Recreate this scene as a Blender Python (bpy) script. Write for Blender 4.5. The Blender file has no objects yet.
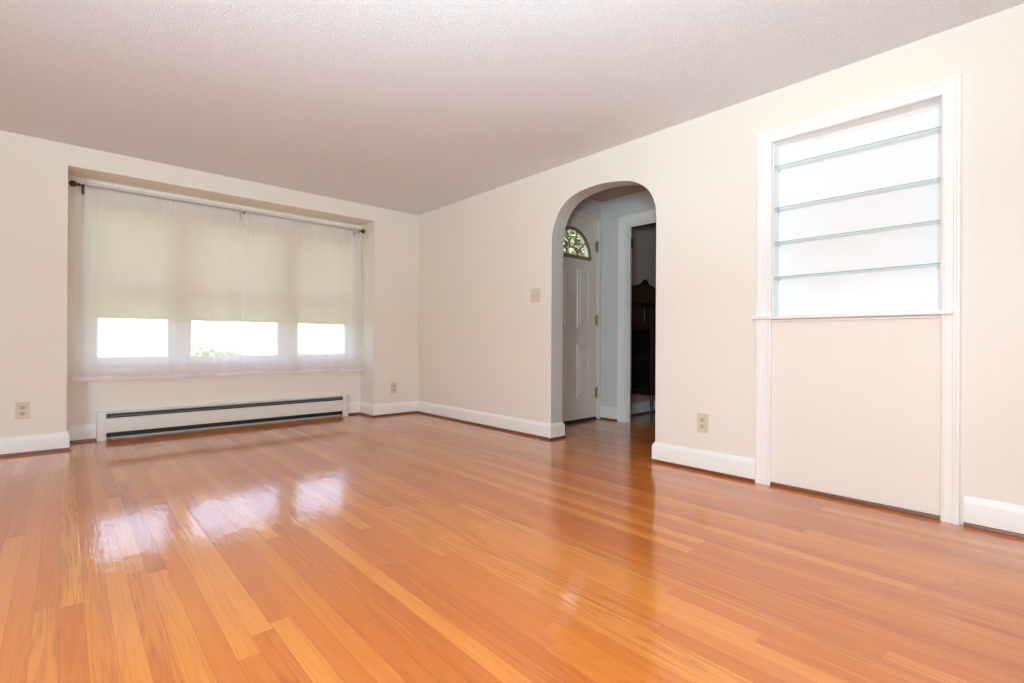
import bpy, bmesh, math, random
from mathutils import Vector, Matrix, noise

S = bpy.context.scene
C = S.collection
PI = math.pi

# ------------------------------------------------------------------ camera
CAM = Vector((0.0, 0.0, 0.8018))
yaw, pitch, roll = 0.738583, 0.000273, 0.005073
F = Vector((math.sin(yaw)*math.cos(pitch), math.cos(yaw)*math.cos(pitch), math.sin(pitch)))
Rt = Vector((math.cos(yaw), -math.sin(yaw), 0))
U = Rt.cross(F)
R2 = Rt*math.cos(roll) + U*math.sin(roll)
U2 = -Rt*math.sin(roll) + U*math.cos(roll)
cam_data = bpy.data.cameras.new('camera')
cam = bpy.data.objects.new('camera', cam_data)
C.objects.link(cam)
cam_data.sensor_fit = 'HORIZONTAL'
cam_data.sensor_width = 36.0
cam_data.lens = 491.13/1024*36.0
cam_data.clip_start = 0.02
cam.matrix_world = Matrix((
    (R2.x, U2.x, -F.x, CAM.x),
    (R2.y, U2.y, -F.y, CAM.y),
    (R2.z, U2.z, -F.z, CAM.z),
    (0, 0, 0, 1)))
S.camera = cam

# ------------------------------------------------------------------ world, lights, exposure
SKY_STRENGTH = 2.4
FLASH_W = 25.0
BOUNCE_W = 86.0
UMBRELLA_W = 82.0
world = bpy.data.worlds.new('world')
S.world = world
world.use_nodes = True
wn = world.node_tree.nodes; wl = world.node_tree.links
wn.clear()
wo = wn.new('ShaderNodeOutputWorld'); bg = wn.new('ShaderNodeBackground'); sky = wn.new('ShaderNodeTexSky')
sky.sky_type = 'NISHITA'
sky.sun_disc = False
sky.sun_elevation = math.radians(48)
sky.sun_rotation = math.radians(200)
sky.dust_density = 4.0
sky.air_density = 1.0
bg.inputs['Strength'].default_value = SKY_STRENGTH
wmx = wn.new('ShaderNodeMix'); wmx.data_type = 'RGBA'; wmx.inputs['Factor'].default_value = 0.6
wl.new(sky.outputs[0], wmx.inputs['A']); wmx.inputs['B'].default_value = (0.62, 0.62, 0.60, 1)   # thin bright cloud
wl.new(wmx.outputs['Result'], bg.inputs['Color']); wl.new(bg.outputs[0], wo.inputs['Surface'])

def area_light(name, loc, direction, size, power, color=(1, 1, 1), spread=PI):
    d = bpy.data.lights.new(name, 'AREA')
    d.shape = 'DISK'; d.size = size; d.energy = power; d.color = color; d.spread = spread
    o = bpy.data.objects.new(name, d); C.objects.link(o)
    o.location = loc
    o.rotation_euler = Vector(direction).to_track_quat('-Z', 'Y').to_euler()
    return o
# the photographer's flash: a bare head above the lens, and a second head bounced off the ceiling
area_light('camera_flash', (0.0, -0.02, 1.22), (F.x, F.y, 0.02), 0.12, FLASH_W, (0.80, 1.0, 1.10))
area_light('bounce_flash', (-0.5, -0.2, 0.80), (0.25, 0.36, 1.0), 0.35, BOUNCE_W, (0.73, 1.0, 1.15), math.radians(128))

area_light('umbrella_flash', (-2.25, -0.60, 0.90), (0.76, 0.66, 0.42), 0.9, UMBRELLA_W, (0.745, 1.0, 1.15))

vs = S.view_settings
S.display_settings.display_device = 'sRGB'
vs.view_transform = 'Standard'; vs.look = 'None'; vs.exposure = 0.06; vs.gamma = 1.0; vs.use_curve_mapping = False
try:
    S.cycles.use_denoising = True
    S.cycles.max_bounces = 14
    S.cycles.diffuse_bounces = 6
    S.cycles.transparent_max_bounces = 16
    S.cycles.sample_clamp_indirect = 6.0
    S.cycles.caustics_reflective = False
    S.cycles.caustics_refractive = False
except Exception:
    pass

# ------------------------------------------------------------------ materials
def lin(c):
    return tuple((v/255/12.92 if v/255 <= 0.04045 else ((v/255+0.055)/1.055)**2.4) for v in c) + (1.0,)

def nodes_of(name):
    m = bpy.data.materials.new(name); m.use_nodes = True
    nt = m.node_tree; nt.nodes.clear()
    out = nt.nodes.new('ShaderNodeOutputMaterial')
    return m, nt.nodes, nt.links, out

def principled(name, rgb, rough=0.5, metal=0.0, var=0.04, vscale=6.0, bump=0.0, bscale=300.0, coat=0.0, stretch=None):
    m, N, L, out = nodes_of(name)
    b = N.new('ShaderNodeBsdfPrincipled')
    b.inputs['Roughness'].default_value = rough
    b.inputs['Metallic'].default_value = metal
    b.inputs['Coat Weight'].default_value = coat
    tc = N.new('ShaderNodeTexCoord')
    src = tc.outputs['Object']
    if stretch:
        mp = N.new('ShaderNodeMapping'); mp.inputs['Scale'].default_value = stretch
        L.new(src, mp.inputs['Vector']); src = mp.outputs[0]
    nz = N.new('ShaderNodeTexNoise'); nz.inputs['Scale'].default_value = vscale; nz.inputs['Detail'].default_value = 4
    L.new(src, nz.inputs['Vector'])
    mx = N.new('ShaderNodeMix'); mx.data_type = 'RGBA'
    c = lin(rgb)
    mx.inputs['A'].default_value = tuple(v*(1-var) for v in c[:3]) + (1,)
    mx.inputs['B'].default_value = tuple(min(1, v*(1+var)) for v in c[:3]) + (1,)
    L.new(nz.outputs['Fac'], mx.inputs['Factor'])
    L.new(mx.outputs['Result'], b.inputs['Base Color'])
    if bump:
        n2 = N.new('ShaderNodeTexNoise'); n2.inputs['Scale'].default_value = bscale; n2.inputs['Detail'].default_value = 3
        L.new(tc.outputs['Object'], n2.inputs['Vector'])
        bp = N.new('ShaderNodeBump'); bp.inputs['Strength'].default_value = bump; bp.inputs['Distance'].default_value = 0.01
        L.new(n2.outputs['Fac'], bp.inputs['Height']); L.new(bp.outputs[0], b.inputs['Normal'])
    L.new(b.outputs[0], out.inputs['Surface'])
    return m

M = {}
M['cream'] = principled('cream_wall_paint', (236, 229, 217), 0.6, var=0.012, vscale=1.5, bump=0.03, bscale=220)
M['trim'] = principled('white_trim_paint', (243, 240, 235), 0.35, var=0.01)
M['niche'] = principled('niche_white_paint', (243, 243, 243), 0.5, var=0.01)
M['grey'] = principled('blue_grey_wall_paint', (217, 218, 217), 0.6, var=0.02, vscale=3, bump=0.03, bscale=220)
M['foyer_ceiling'] = principled('bounce_tinted_ceiling', (182, 158, 138), 0.7, var=0.02)  # tan puts the floor's warm bounce and the shade into the ceiling colour
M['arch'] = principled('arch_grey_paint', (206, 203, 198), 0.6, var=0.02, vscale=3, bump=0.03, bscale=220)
M['door'] = principled('warm_white_door_paint', (232, 222, 209), 0.4, var=0.01)
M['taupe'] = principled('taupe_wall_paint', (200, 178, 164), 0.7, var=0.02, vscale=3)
M['heater'] = principled('heater_enamel', (226, 222, 216), 0.35, var=0.01)
M['dark_metal'] = principled('black_metal', (22, 20, 20), 0.5, var=0.05)
M['fin'] = principled('aluminium_fin', (120, 118, 116), 0.4, 0.6)
M['bronze'] = principled('oil_rubbed_bronze', (84, 58, 42), 0.35, 0.4, var=0.15, vscale=40)
M['brass'] = principled('aged_brass', (168, 150, 108), 0.4, 0.5, var=0.1, vscale=40)
M['fan_frame'] = principled('brass_lite_frame', (150, 124, 88), 0.4, 0.3, var=0.1)
M['plate'] = principled('ivory_plastic', (216, 206, 184), 0.4, var=0.02)
M['socket'] = principled('ivory_socket_plastic', (204, 190, 162), 0.4, var=0.02)
M['slot'] = principled('slot_black', (40, 30, 24), 0.7)
M['chrome'] = principled('pale_metal_pin', (216, 216, 214), 0.35, 0.2)
M['shoe'] = principled('stained_shoe_moulding', (116, 60, 33), 0.35, var=0.25, vscale=12, stretch=(3, 3, 30))
M['mahogany'] = principled('dark_mahogany', (44, 20, 14), 0.35, var=0.3, vscale=8, stretch=(12, 12, 1.5), coat=0.3)
M['veneer'] = principled('tan_veneer', (78, 54, 36), 0.4, var=0.2, vscale=8, stretch=(2, 2, 12))
M['dark_glass'] = principled('dark_cabinet_glass', (20, 18, 18), 0.06)
M['shrub_leaf'] = principled('pale_shrub_leaf', (160, 178, 124), 0.6, var=0.25, vscale=3)
M['far_pane'] = principled('curtained_far_window', (176, 180, 182), 0.3, var=0.1, vscale=2)
M['shingle'] = principled('grey_shingle', (150, 146, 142), 0.9, var=0.2, vscale=20)
M['siding'] = principled('white_siding', (206, 209, 213), 0.6, var=0.03)
M['grass'] = principled('lawn_green', (120, 146, 78), 0.9, var=0.25, vscale=8)
M['leaf'] = principled('green_leaf', (98, 128, 58), 0.6, var=0.35, vscale=5)
M['tree_leaf'] = principled('pale_tree_leaf', (146, 154, 122), 0.5, var=0.35, vscale=3)
M['bark'] = principled('brown_bark', (92, 74, 58), 0.9, var=0.25, vscale=10, stretch=(6, 6, 1))
M['concrete'] = principled('concrete_step', (176, 172, 166), 0.9, var=0.08)

def wallpaper():
    # cream wall with a very faint vertical self-stripe
    m, N, L, out = nodes_of('cream_striped_wallpaper')
    b = N.new('ShaderNodeBsdfPrincipled'); b.inputs['Roughness'].default_value = 0.55
    tc = N.new('ShaderNodeTexCoord')
    sp = N.new('ShaderNodeSeparateXYZ'); L.new(tc.outputs['Object'], sp.inputs[0])
    mu = N.new('ShaderNodeMath'); mu.operation = 'MULTIPLY'; mu.inputs[1].default_value = 2*PI/0.03
    L.new(sp.outputs['Y'], mu.inputs[0])
    sn = N.new('ShaderNodeMath'); sn.operation = 'SINE'; L.new(mu.outputs[0], sn.inputs[0])
    mr = N.new('ShaderNodeMapRange'); mr.inputs['From Min'].default_value = -0.25; mr.inputs['From Max'].default_value = 0.25
    L.new(sn.outputs[0], mr.inputs['Value'])
    mx = N.new('ShaderNodeMix'); mx.data_type = 'RGBA'
    mx.inputs['A'].default_value = lin((235.8, 228.7, 216.7)); mx.inputs['B'].default_value = lin((236.3, 229.4, 217.4))
    L.new(mr.outputs[0], mx.inputs['Factor']); L.new(mx.outputs['Result'], b.inputs['Base Color'])
    L.new(b.outputs[0], out.inputs['Surface'])
    return m
M['paper'] = wallpaper()

def popcorn():
    m, N, L, out = nodes_of('stippled_ceiling_paint')
    b = N.new('ShaderNodeBsdfPrincipled'); b.inputs['Roughness'].default_value = 0.85
    tc = N.new('ShaderNodeTexCoord')
    vo = N.new('ShaderNodeTexNoise'); vo.inputs['Scale'].default_value = 190; vo.inputs['Detail'].default_value = 4; vo.inputs['Roughness'].default_value = 0.65
    L.new(tc.outputs['Object'], vo.inputs['Vector'])
    mr = N.new('ShaderNodeMapRange'); mr.inputs['From Min'].default_value = 0.42; mr.inputs['From Max'].default_value = 0.66
    L.new(vo.outputs['Fac'], mr.inputs['Value'])
    mx = N.new('ShaderNodeMix'); mx.data_type = 'RGBA'
    mx.inputs['A'].default_value = lin((222, 223, 225)); mx.inputs['B'].default_value = lin((244, 245, 247))
    L.new(mr.outputs[0], mx.inputs['Factor']); L.new(mx.outputs['Result'], b.inputs['Base Color'])
    bp = N.new('ShaderNodeBump'); bp.inputs['Strength'].default_value = 0.42; bp.inputs['Distance'].default_value = 0.006
    L.new(mr.outputs[0], bp.inputs['Height']); L.new(bp.outputs[0], b.inputs['Normal'])
    L.new(b.outputs[0], out.inputs['Surface'])
    return m
M['ceiling'] = popcorn()

def oak_floor():
    W = 0.0552
    m, N, L, out = nodes_of('varnished_oak_strip_floor')
    def math_(op, a, b=None, c=None):
        n = N.new('ShaderNodeMath'); n.operation = op
        for i, v in enumerate((a, b, c)):
            if v is None: continue
            if isinstance(v, (int, float)): n.inputs[i].default_value = v
            else: L.new(v, n.inputs[i])
        return n.outputs[0]
    def white(x, y=None, z=None):
        cb = N.new('ShaderNodeCombineXYZ')
        for i, v in enumerate((x, y, z)):
            if v is None: continue
            if isinstance(v, (int, float)): cb.inputs[i].default_value = v
            else: L.new(v, cb.inputs[i])
        w = N.new('ShaderNodeTexWhiteNoise'); w.noise_dimensions = '3D'; L.new(cb.outputs[0], w.inputs['Vector'])
        return w
    tc = N.new('ShaderNodeTexCoord'); sp = N.new('ShaderNodeSeparateXYZ'); L.new(tc.outputs['Object'], sp.inputs[0])
    X, Y = sp.outputs['X'], sp.outputs['Y']
    u = math_('DIVIDE', math_('ADD', X, 10.0), W)
    strip = math_('FLOOR', u)
    fx = math_('SUBTRACT', u, strip)
    w1 = white(strip, 3.7)
    # board length differs from strip to strip
    ln = math_('MULTIPLY_ADD', w1.outputs['Value'], 1.6, 0.9)
    w2 = white(strip, 9.1)
    v = math_('ADD', math_('DIVIDE', math_('ADD', Y, 20.0), ln), math_('MULTIPLY', w2.outputs['Value'], 17.0))
    board = math_('FLOOR', v)
    fy = math_('SUBTRACT', v, board)
    wb = white(strip, board, 1.3)
    wc = white(strip, board, 5.9)
    # grain: per-board shifted, stretched along the board
    off = N.new('ShaderNodeVectorMath'); off.operation = 'SCALE'; L.new(wb.outputs['Color'], off.inputs[0]); off.inputs['Scale'].default_value = 40.0
    ad = N.new('ShaderNodeVectorMath'); ad.operation = 'ADD'; L.new(tc.outputs['Object'], ad.inputs[0]); L.new(off.outputs[0], ad.inputs[1])
    mp = N.new('ShaderNodeMapping'); mp.inputs['Scale'].default_value = (20.0, 1.1, 1.0); L.new(ad.outputs[0], mp.inputs['Vector'])
    g1 = N.new('ShaderNodeTexNoise'); g1.inputs['Scale'].default_value = 1.0; g1.inputs['Detail'].default_value = 2; g1.inputs['Distortion'].default_value = 0.6
    L.new(mp.outputs[0], g1.inputs['Vector'])
    # cathedral lines = contour bands of the stretched noise
    bands = math_('FRACT', math_('MULTIPLY', g1.outputs['Fac'], 7.0))
    tri = math_('ABSOLUTE', math_('MULTIPLY_ADD', bands, 2.0, -1.0))
    tri = math_('POWER', tri, 1.7)
    mp2 = N.new('ShaderNodeMapping'); mp2.inputs['Scale'].default_value = (170.0, 5.0, 1.0); L.new(ad.outputs[0], mp2.inputs['Vector'])
    g2 = N.new('ShaderNodeTexNoise'); g2.inputs['Scale'].default_value = 1.0; g2.inputs['Detail'].default_value = 3; L.new(mp2.outputs[0], g2.inputs['Vector'])
    ramp = N.new('ShaderNodeValToRGB')
    cr = ramp.color_ramp
    cols = [(0.0, (172, 82, 32)), (0.25, (193, 102, 38)), (0.5, (205, 115, 44)), (0.78, (215, 130, 54)), (1.0, (232, 166, 88))]
    cr.elements[0].position = 0.0; cr.elements[0].color = lin(cols[0][1])
    cr.elements[1].position = 1.0; cr.elements[1].color = lin(cols[-1][1])
    for p_, c_ in cols[1:-1]:
        e = cr.elements.new(p_); e.color = lin(c_)
    tone = math_('ADD', math_('MULTIPLY_ADD', math_('POWER', wc.outputs['Value'], 1.4), 0.58, 0.05), math_('MULTIPLY', g1.outputs['Fac'], 0.34))
    L.new(tone, ramp.inputs['Fac'])
    strength = math_('MULTIPLY_ADD', math_('POWER', wb.outputs['Value'], 1.5), 0.42, 0.04)
    gfac = math_('MULTIPLY', tri, strength)
    gfac = math_('ADD', gfac, math_('MULTIPLY', math_('SUBTRACT', g2.outputs['Fac'], 0.5), 0.5))
    mx = N.new('ShaderNodeMix'); mx.data_type = 'RGBA'; mx.clamp_factor = True
    L.new(gfac, mx.inputs['Factor']); L.new(ramp.outputs['Color'], mx.inputs['A']); mx.inputs['B'].default_value = lin((134, 58, 22))
    # seams
    ex = math_('MINIMUM', fx, math_('SUBTRACT', 1.0, fx))
    ey = math_('MULTIPLY', math_('MINIMUM', fy, math_('SUBTRACT', 1.0, fy)), math_('DIVIDE', ln, W))
    edge = math_('MINIMUM', ex, ey)
    seam = N.new('ShaderNodeMapRange'); seam.inputs['From Min'].default_value = 0.008; seam.inputs['From Max'].default_value = 0.03
    seam.inputs['To Min'].default_value = 0.32; seam.inputs['To Max'].default_value = 0.0
    L.new(edge, seam.inputs['Value'])
    seamk = math_('MULTIPLY', seam.outputs[0], math_('MULTIPLY_ADD', w1.outputs['Value'], 0.8, 0.35))
    mx2 = N.new('ShaderNodeMix'); mx2.data_type = 'RGBA'; mx2.clamp_factor = True
    L.new(seamk, mx2.inputs['Factor']); L.new(mx.outputs['Result'], mx2.inputs['A']); mx2.inputs['B'].default_value = lin((84, 36, 16))
    b = N.new('ShaderNodeBsdfPrincipled')
    L.new(mx2.outputs['Result'], b.inputs['Base Color'])
    b.inputs['Roughness'].default_value = 0.38
    b.inputs['Coat Weight'].default_value = 1.0; b.inputs['Coat Roughness'].default_value = 0.09; b.inputs['Coat IOR'].default_value = 1.62
    b.inputs['IOR'].default_value = 1.5; b.inputs['Specular IOR Level'].default_value = 0.12
    # uneven old varnish: slow ripple, cupped strips, grain telegraphing through
    r1 = N.new('ShaderNodeTexNoise'); r1.inputs['Scale'].default_value = 1.0; r1.inputs['Detail'].default_value = 3
    mp3 = N.new('ShaderNodeMapping'); mp3.inputs['Scale'].default_value = (26.0, 11.0, 1.0); L.new(ad.outputs[0], mp3.inputs['Vector']); L.new(mp3.outputs[0], r1.inputs['Vector'])
    h = math_('MULTIPLY', r1.outputs['Fac'], 0.6)
    h = math_('ADD', h, math_('MULTIPLY', tri, -0.06))
    h = math_('ADD', h, math_('MULTIPLY', wc.outputs['Value'], 0.06))
    h = math_('ADD', h, math_('MULTIPLY', seam.outputs[0], -0.12))
    h = math_('ADD', h, math_('MULTIPLY', math_('POWER', math_('MULTIPLY', ex, 2.0), 0.5), 0.05))
    bp = N.new('ShaderNodeBump'); bp.inputs['Strength'].default_value = 0.42; bp.inputs['Distance'].default_value = 0.005
    L.new(h, bp.inputs['Height']); L.new(bp.outputs[0], b.inputs['Normal']); L.new(bp.outputs[0], b.inputs['Coat Normal'])
    L.new(b.outputs[0], out.inputs['Surface'])
    return m
M['floor'] = oak_floor()

def clear_glass(name, tint=(1, 1, 1), refl=0.06):
    m, N, L, out = nodes_of(name)
    t = N.new('ShaderNodeBsdfTransparent'); t.inputs['Color'].default_value = tint + (1,)
    g = N.new('ShaderNodeBsdfGlossy'); g.inputs['Roughness'].default_value = 0.02
    # Schlick reflectance from the facing angle, the same from both sides of the sheet
    fr = N.new('ShaderNodeLayerWeight'); fr.inputs['Blend'].default_value = 0.5
    pw = N.new('ShaderNodeMath'); pw.operation = 'POWER'; pw.inputs[1].default_value = 5.0
    L.new(fr.outputs['Facing'], pw.inputs[0])
    ml = N.new('ShaderNodeMath'); ml.operation = 'MULTIPLY_ADD'; ml.inputs[1].default_value = 0.45; ml.inputs[2].default_value = 0.03
    L.new(pw.outputs[0], ml.inputs[0])
    mx = N.new('ShaderNodeMixShader'); L.new(ml.outputs[0], mx.inputs[0]); L.new(t.outputs[0], mx.inputs[1]); L.new(g.outputs[0], mx.inputs[2])
    L.new(mx.outputs[0], out.inputs['Surface'])
    return m
M['glass'] = clear_glass('window_glass')
M['shelf_glass'] = clear_glass('shelf_glass', (0.95, 0.985, 0.975))
M['glass_edge'] = principled('green_glass_edge', (128, 172, 156), 0.25, var=0.05)

def cloth(name, rgb, transparent, translucent, wscale=900.0):
    m, N, L, out = nodes_of(name)
    d = N.new('ShaderNodeBsdfDiffuse'); d.inputs['Color'].default_value = lin(rgb)
    tl = N.new('ShaderNodeBsdfTranslucent'); tl.inputs['Color'].default_value = lin(rgb)
    m1 = N.new('ShaderNodeMixShader'); m1.inputs[0].default_value = translucent
    L.new(d.outputs[0], m1.inputs[1]); L.new(tl.outputs[0], m1.inputs[2])
    if transparent > 0:
        t = N.new('ShaderNodeBsdfTransparent')
        m2 = N.new('ShaderNodeMixShader'); m2.inputs[0].default_value = transparent
        L.new(m1.outputs[0], m2.inputs[1]); L.new(t.outputs[0], m2.inputs[2])
        L.new(m2.outputs[0], out.inputs['Surface'])
    else:
        L.new(m1.outputs[0], out.inputs['Surface'])
    return m
M['sheer'] = cloth('white_sheer_voile', (247, 244, 246), 0.52, 0.42)
M['sheer_hem'] = cloth('white_sheer_hem', (247, 244, 245), 0.38, 0.40)
M['shade'] = cloth('cream_shade_cloth', (240, 231, 208), 0.0, 0.17)

# ------------------------------------------------------------------ mesh helpers
def add_box(bm, lo, hi, bevel=0.0, mi=0):
    x0, y0, z0 = lo; x1, y1, z1 = hi
    vs_ = [bm.verts.new(p) for p in ((x0,y0,z0),(x1,y0,z0),(x1,y1,z0),(x0,y1,z0),(x0,y0,z1),(x1,y0,z1),(x1,y1,z1),(x0,y1,z1))]
    fs = [bm.faces.new([vs_[i] for i in q]) for q in ((0,3,2,1),(4,5,6,7),(0,1,5,4),(1,2,6,5),(2,3,7,6),(3,0,4,7))]
    for f in fs: f.material_index = mi
    if bevel:
        es = list({e for f in fs for e in f.edges})
        bmesh.ops.bevel(bm, geom=es, offset=bevel, segments=2, affect='EDGES', profile=0.5)
    return fs

def add_prism(bm, pts, mapf, h0, h1, mi=0):
    """polygon pts (u,v) extruded from h0 to h1; mapf(u,v,h) -> xyz"""
    a = [bm.verts.new(mapf(u, v, h0)) for u, v in pts]
    b = [bm.verts.new(mapf(u, v, h1)) for u, v in pts]
    n = len(pts)
    fs = [bm.faces.new(a), bm.faces.new(list(reversed(b)))]
    for i in range(n):
        fs.append(bm.faces.new((a[i], b[i], b[(i+1) % n], a[(i+1) % n])))
    for f in fs: f.material_index = mi
    return fs

def sweep(bm, path, profile, mapf, closed=False):
    """sweep closed profile [(offset to the right, height)] along 2D path with mitred corners"""
    n = len(path); rings = []
    for i, p in enumerate(path):
        p = Vector(p)
        d0 = (p - Vector(path[i-1])).normalized() if (i > 0 or closed) else None
        d1 = (Vector(path[(i+1) % n]) - p).normalized() if (i < n-1 or closed) else None
        if d0 is None: d0 = d1
        if d1 is None: d1 = d0
        n0 = Vector((d0.y, -d0.x)); n1 = Vector((d1.y, -d1.x))
        mt = (n0 + n1); mt.normalize(); k = 1.0/max(0.2, mt.dot(n0))
        rings.append([bm.verts.new(mapf(p.x + mt.x*k*o, p.y + mt.y*k*o, h)) for o, h in profile])
    m = len(profile); last = n if closed else n-1
    for i in range(last):
        a, b = rings[i], rings[(i+1) % n]
        for j in range(m):
            bm.faces.new((a[j], a[(j+1) % m], b[(j+1) % m], b[j]))
    if not closed:
        bm.faces.new(rings[0]); bm.faces.new(list(reversed(rings[-1])))

def add_lathe(bm, prof, axis_o, axis_d, segs=20):
    """prof [(r, t)] revolved around axis"""
    d = Vector(axis_d).normalized(); o = Vector(axis_o)
    a = d.orthogonal().normalized(); b = d.cross(a)
    rings = []
    for r, t in prof:
        r = max(r, 1e-4)
        rings.append([bm.verts.new(o + d*t + (a*math.cos(2*PI*k/segs) + b*math.sin(2*PI*k/segs))*r) for k in range(segs)])
    for i in range(len(rings)-1):
        for k in range(segs):
            bm.faces.new((rings[i][k], rings[i][(k+1) % segs], rings[i+1][(k+1) % segs], rings[i+1][k]))
    bm.faces.new(rings[0]); bm.faces.new(list(reversed(rings[-1])))

def add_cyl(bm, p0, p1, r, segs=16):
    p0 = Vector(p0); p1 = Vector(p1)
    add_lathe(bm, [(r, 0), (r, (p1-p0).length)], p0, p1-p0, segs)

def add_tube(bm, pts, r, segs=8):
    pts = [Vector(p) for p in pts]; rings = []
    for i, p in enumerate(pts):
        d = (pts[min(i+1, len(pts)-1)] - pts[max(i-1, 0)]).normalized()
        a = d.cross(Vector((0.13, 0.31, 0.94))).normalized(); b = d.cross(a)
        rings.append([bm.verts.new(p + (a*math.cos(2*PI*k/segs) + b*math.sin(2*PI*k/segs))*r) for k in range(segs)])
    for i in range(len(rings)-1):
        for k in range(segs):
            bm.faces.new((rings[i][k], rings[i][(k+1) % segs], rings[i+1][(k+1) % segs], rings[i+1][k]))
    bm.faces.new(rings[0]); bm.faces.new(list(reversed(rings[-1])))

def obj(name, bm, mats, parent=None, smooth=32, loc=None):
    bmesh.ops.recalc_face_normals(bm, faces=bm.faces)
    lim = math.radians(smooth)
    for f in bm.faces: f.smooth = True
    for e in bm.edges:
        e.smooth = len(e.link_faces) == 2 and e.calc_face_angle(0) < lim
    me = bpy.data.meshes.new(name); bm.to_mesh(me); bm.free()
    for m in (mats if isinstance(mats, (list, tuple)) else [mats]):
        me.materials.append(m)
    o = bpy.data.objects.new(name, me); C.objects.link(o)
    if parent: o.parent = parent
    if loc is not None: o.location = loc
    return o

def thing(name, label, cat, loc=(0, 0, 0), rotz=0.0, group=None):
    o = bpy.data.objects.new(name, None); C.objects.link(o)
    o.empty_display_size = 0.1
    o.location = loc; o.rotation_euler = (0, 0, rotz)
    o['label'] = label; o['category'] = cat
    if group: o['group'] = group
    return o

def struct(o, label, cat):
    o['kind'] = 'structure'; o['label'] = label; o['category'] = cat
    return o

def box_obj(name, lo, hi, mat, parent=None, bevel=0.0):
    bm = bmesh.new(); add_box(bm, lo, hi, bevel); return obj(name, bm, mat, parent)

def rel(root):
    """local coordinates for a part of a root that is not rotated"""
    return root.location

XY = lambda u, v, h: (u, v, h)

# ------------------------------------------------------------------ key dimensions (metres)
D, R, H = 4.813, 2.945, 2.22           # window wall, arch wall, ceiling
XL, YB = -2.60, -2.60                  # wall left of and behind the camera
AX0, AX1, AZ, AY = 0.012, 2.413, 2.066, 5.12   # window recess
WX0, WX1, WZ0, WZ1 = 0.160, 2.280, 0.592, 1.872  # window opening
R2X = 3.085                            # far face of the arch wall
HY, HX, HZ = 3.19, 4.16, 2.275         # foyer: door wall, right wall, ceiling
NY0, NY1, NZ0, NZ1 = 0.337, 1.062, 0.932, 1.929  # niche opening

# ------------------------------------------------------------------ shell
bm = bmesh.new(); add_box(bm, (XL-0.1, YB-0.1, -0.08), (R, AY+0.02, 0.0)); add_box(bm, (R, YB-0.1, -0.08), (6.4, HY+0.12, 0.0))
struct(obj('floor', bm, M['floor']), 'glossy orange oak strip floor running toward the window', 'floor')
struct(box_obj('ceiling', (XL-0.1, YB-0.1, H), (R, D+0.02, H+0.12), M['ceiling']), 'white stippled ceiling over the living room', 'ceiling')
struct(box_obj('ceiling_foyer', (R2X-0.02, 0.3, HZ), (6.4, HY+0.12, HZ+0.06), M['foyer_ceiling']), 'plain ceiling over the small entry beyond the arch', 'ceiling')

bm = bmesh.new()
add_box(bm, (XL-0.1, D, 0), (AX0, AY+0.14, H+0.06))
add_box(bm, (AX1, D, 0), (R+0.14, AY+0.14, H+0.06))
add_box(bm, (AX0, D, AZ), (AX1, AY+0.14, H+0.06))
add_box(bm, (AX0, AY, 0), (WX0, AY+0.14, AZ))
add_box(bm, (WX1, AY, 0), (AX1, AY+0.14, AZ))
add_box(bm, (WX0, AY, 0), (WX1, AY+0.14, WZ0))
add_box(bm, (WX0, AY, WZ1), (WX1, AY+0.14, AZ))
struct(obj('wall_back', bm, M['cream']), 'cream wall with the recessed window bay', 'wall')

RW = lambda y, z, h: (R + h, y, z)
arch = [(2.757, 1.60), (2.756, 1.66), (2.744, 1.715), (2.724, 1.772), (2.700, 1.822), (2.668, 1.865), (2.636, 1.896), (2.600, 1.921),
        (2.560, 1.941), (2.512, 1.958), (2.461, 1.969), (2.412, 1.975), (2.363, 1.979), (2.316, 1.981), (2.269, 1.980), (2.223, 1.977),
        (2.178, 1.973), (2.134, 1.967), (2.090, 1.959), (2.046, 1.950), (2.006, 1.939), (1.972, 1.927), (1.940, 1.910), (1.910, 1.891),
        (1.884, 1.868), (1.863, 1.848), (1.845, 1.825), (1.828, 1.797), (1.814, 1.764), (1.804, 1.730), (1.798, 1.690), (1.796, 1.62)]
outline = [(2.757, 0.0)] + arch + [(1.796, 0.0), (NY1+0.012, 0.0), (NY1+0.012, H+0.06), (D+0.2, H+0.06), (D+0.2, 0.0)]
bm = bmesh.new()
fs = add_prism(bm, outline, RW, 0.0, R2X-R)
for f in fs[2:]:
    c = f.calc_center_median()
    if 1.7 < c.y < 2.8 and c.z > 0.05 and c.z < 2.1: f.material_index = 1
for f in fs[:2]:
    if f.calc_center_median().x > R+0.05: f.material_index = 2
add_box(bm, (R, YB-0.1, 0), (R2X, NY0-0.012, H+0.06))
add_box(bm, (R+0.006, NY0-0.012, 0), (R2X, NY1+0.012, NZ0-0.012))
add_box(bm, (R, NY0-0.012, NZ1+0.012), (R2X, NY1+0.012, H+0.06))
add_box(bm, (R+0.118, NY0-0.012, NZ0-0.012), (R2X, NY1+0.012, NZ1+0.012))
struct(obj('wall_right', bm, [M['paper'], M['arch'], M['grey']], smooth=25), 'cream wall with a rounded archway and a built-in shelf recess', 'wall')
struct(box_obj('wall_left', (XL-0.1, YB-0.1, 0), (XL, D, H+0.06), M['cream']), 'cream wall left of the camera', 'wall')
struct(box_obj('wall_front', (XL, YB-0.1, 0), (R, YB, H+0.06), M['cream']), 'cream wall behind the camera', 'wall')

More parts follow.
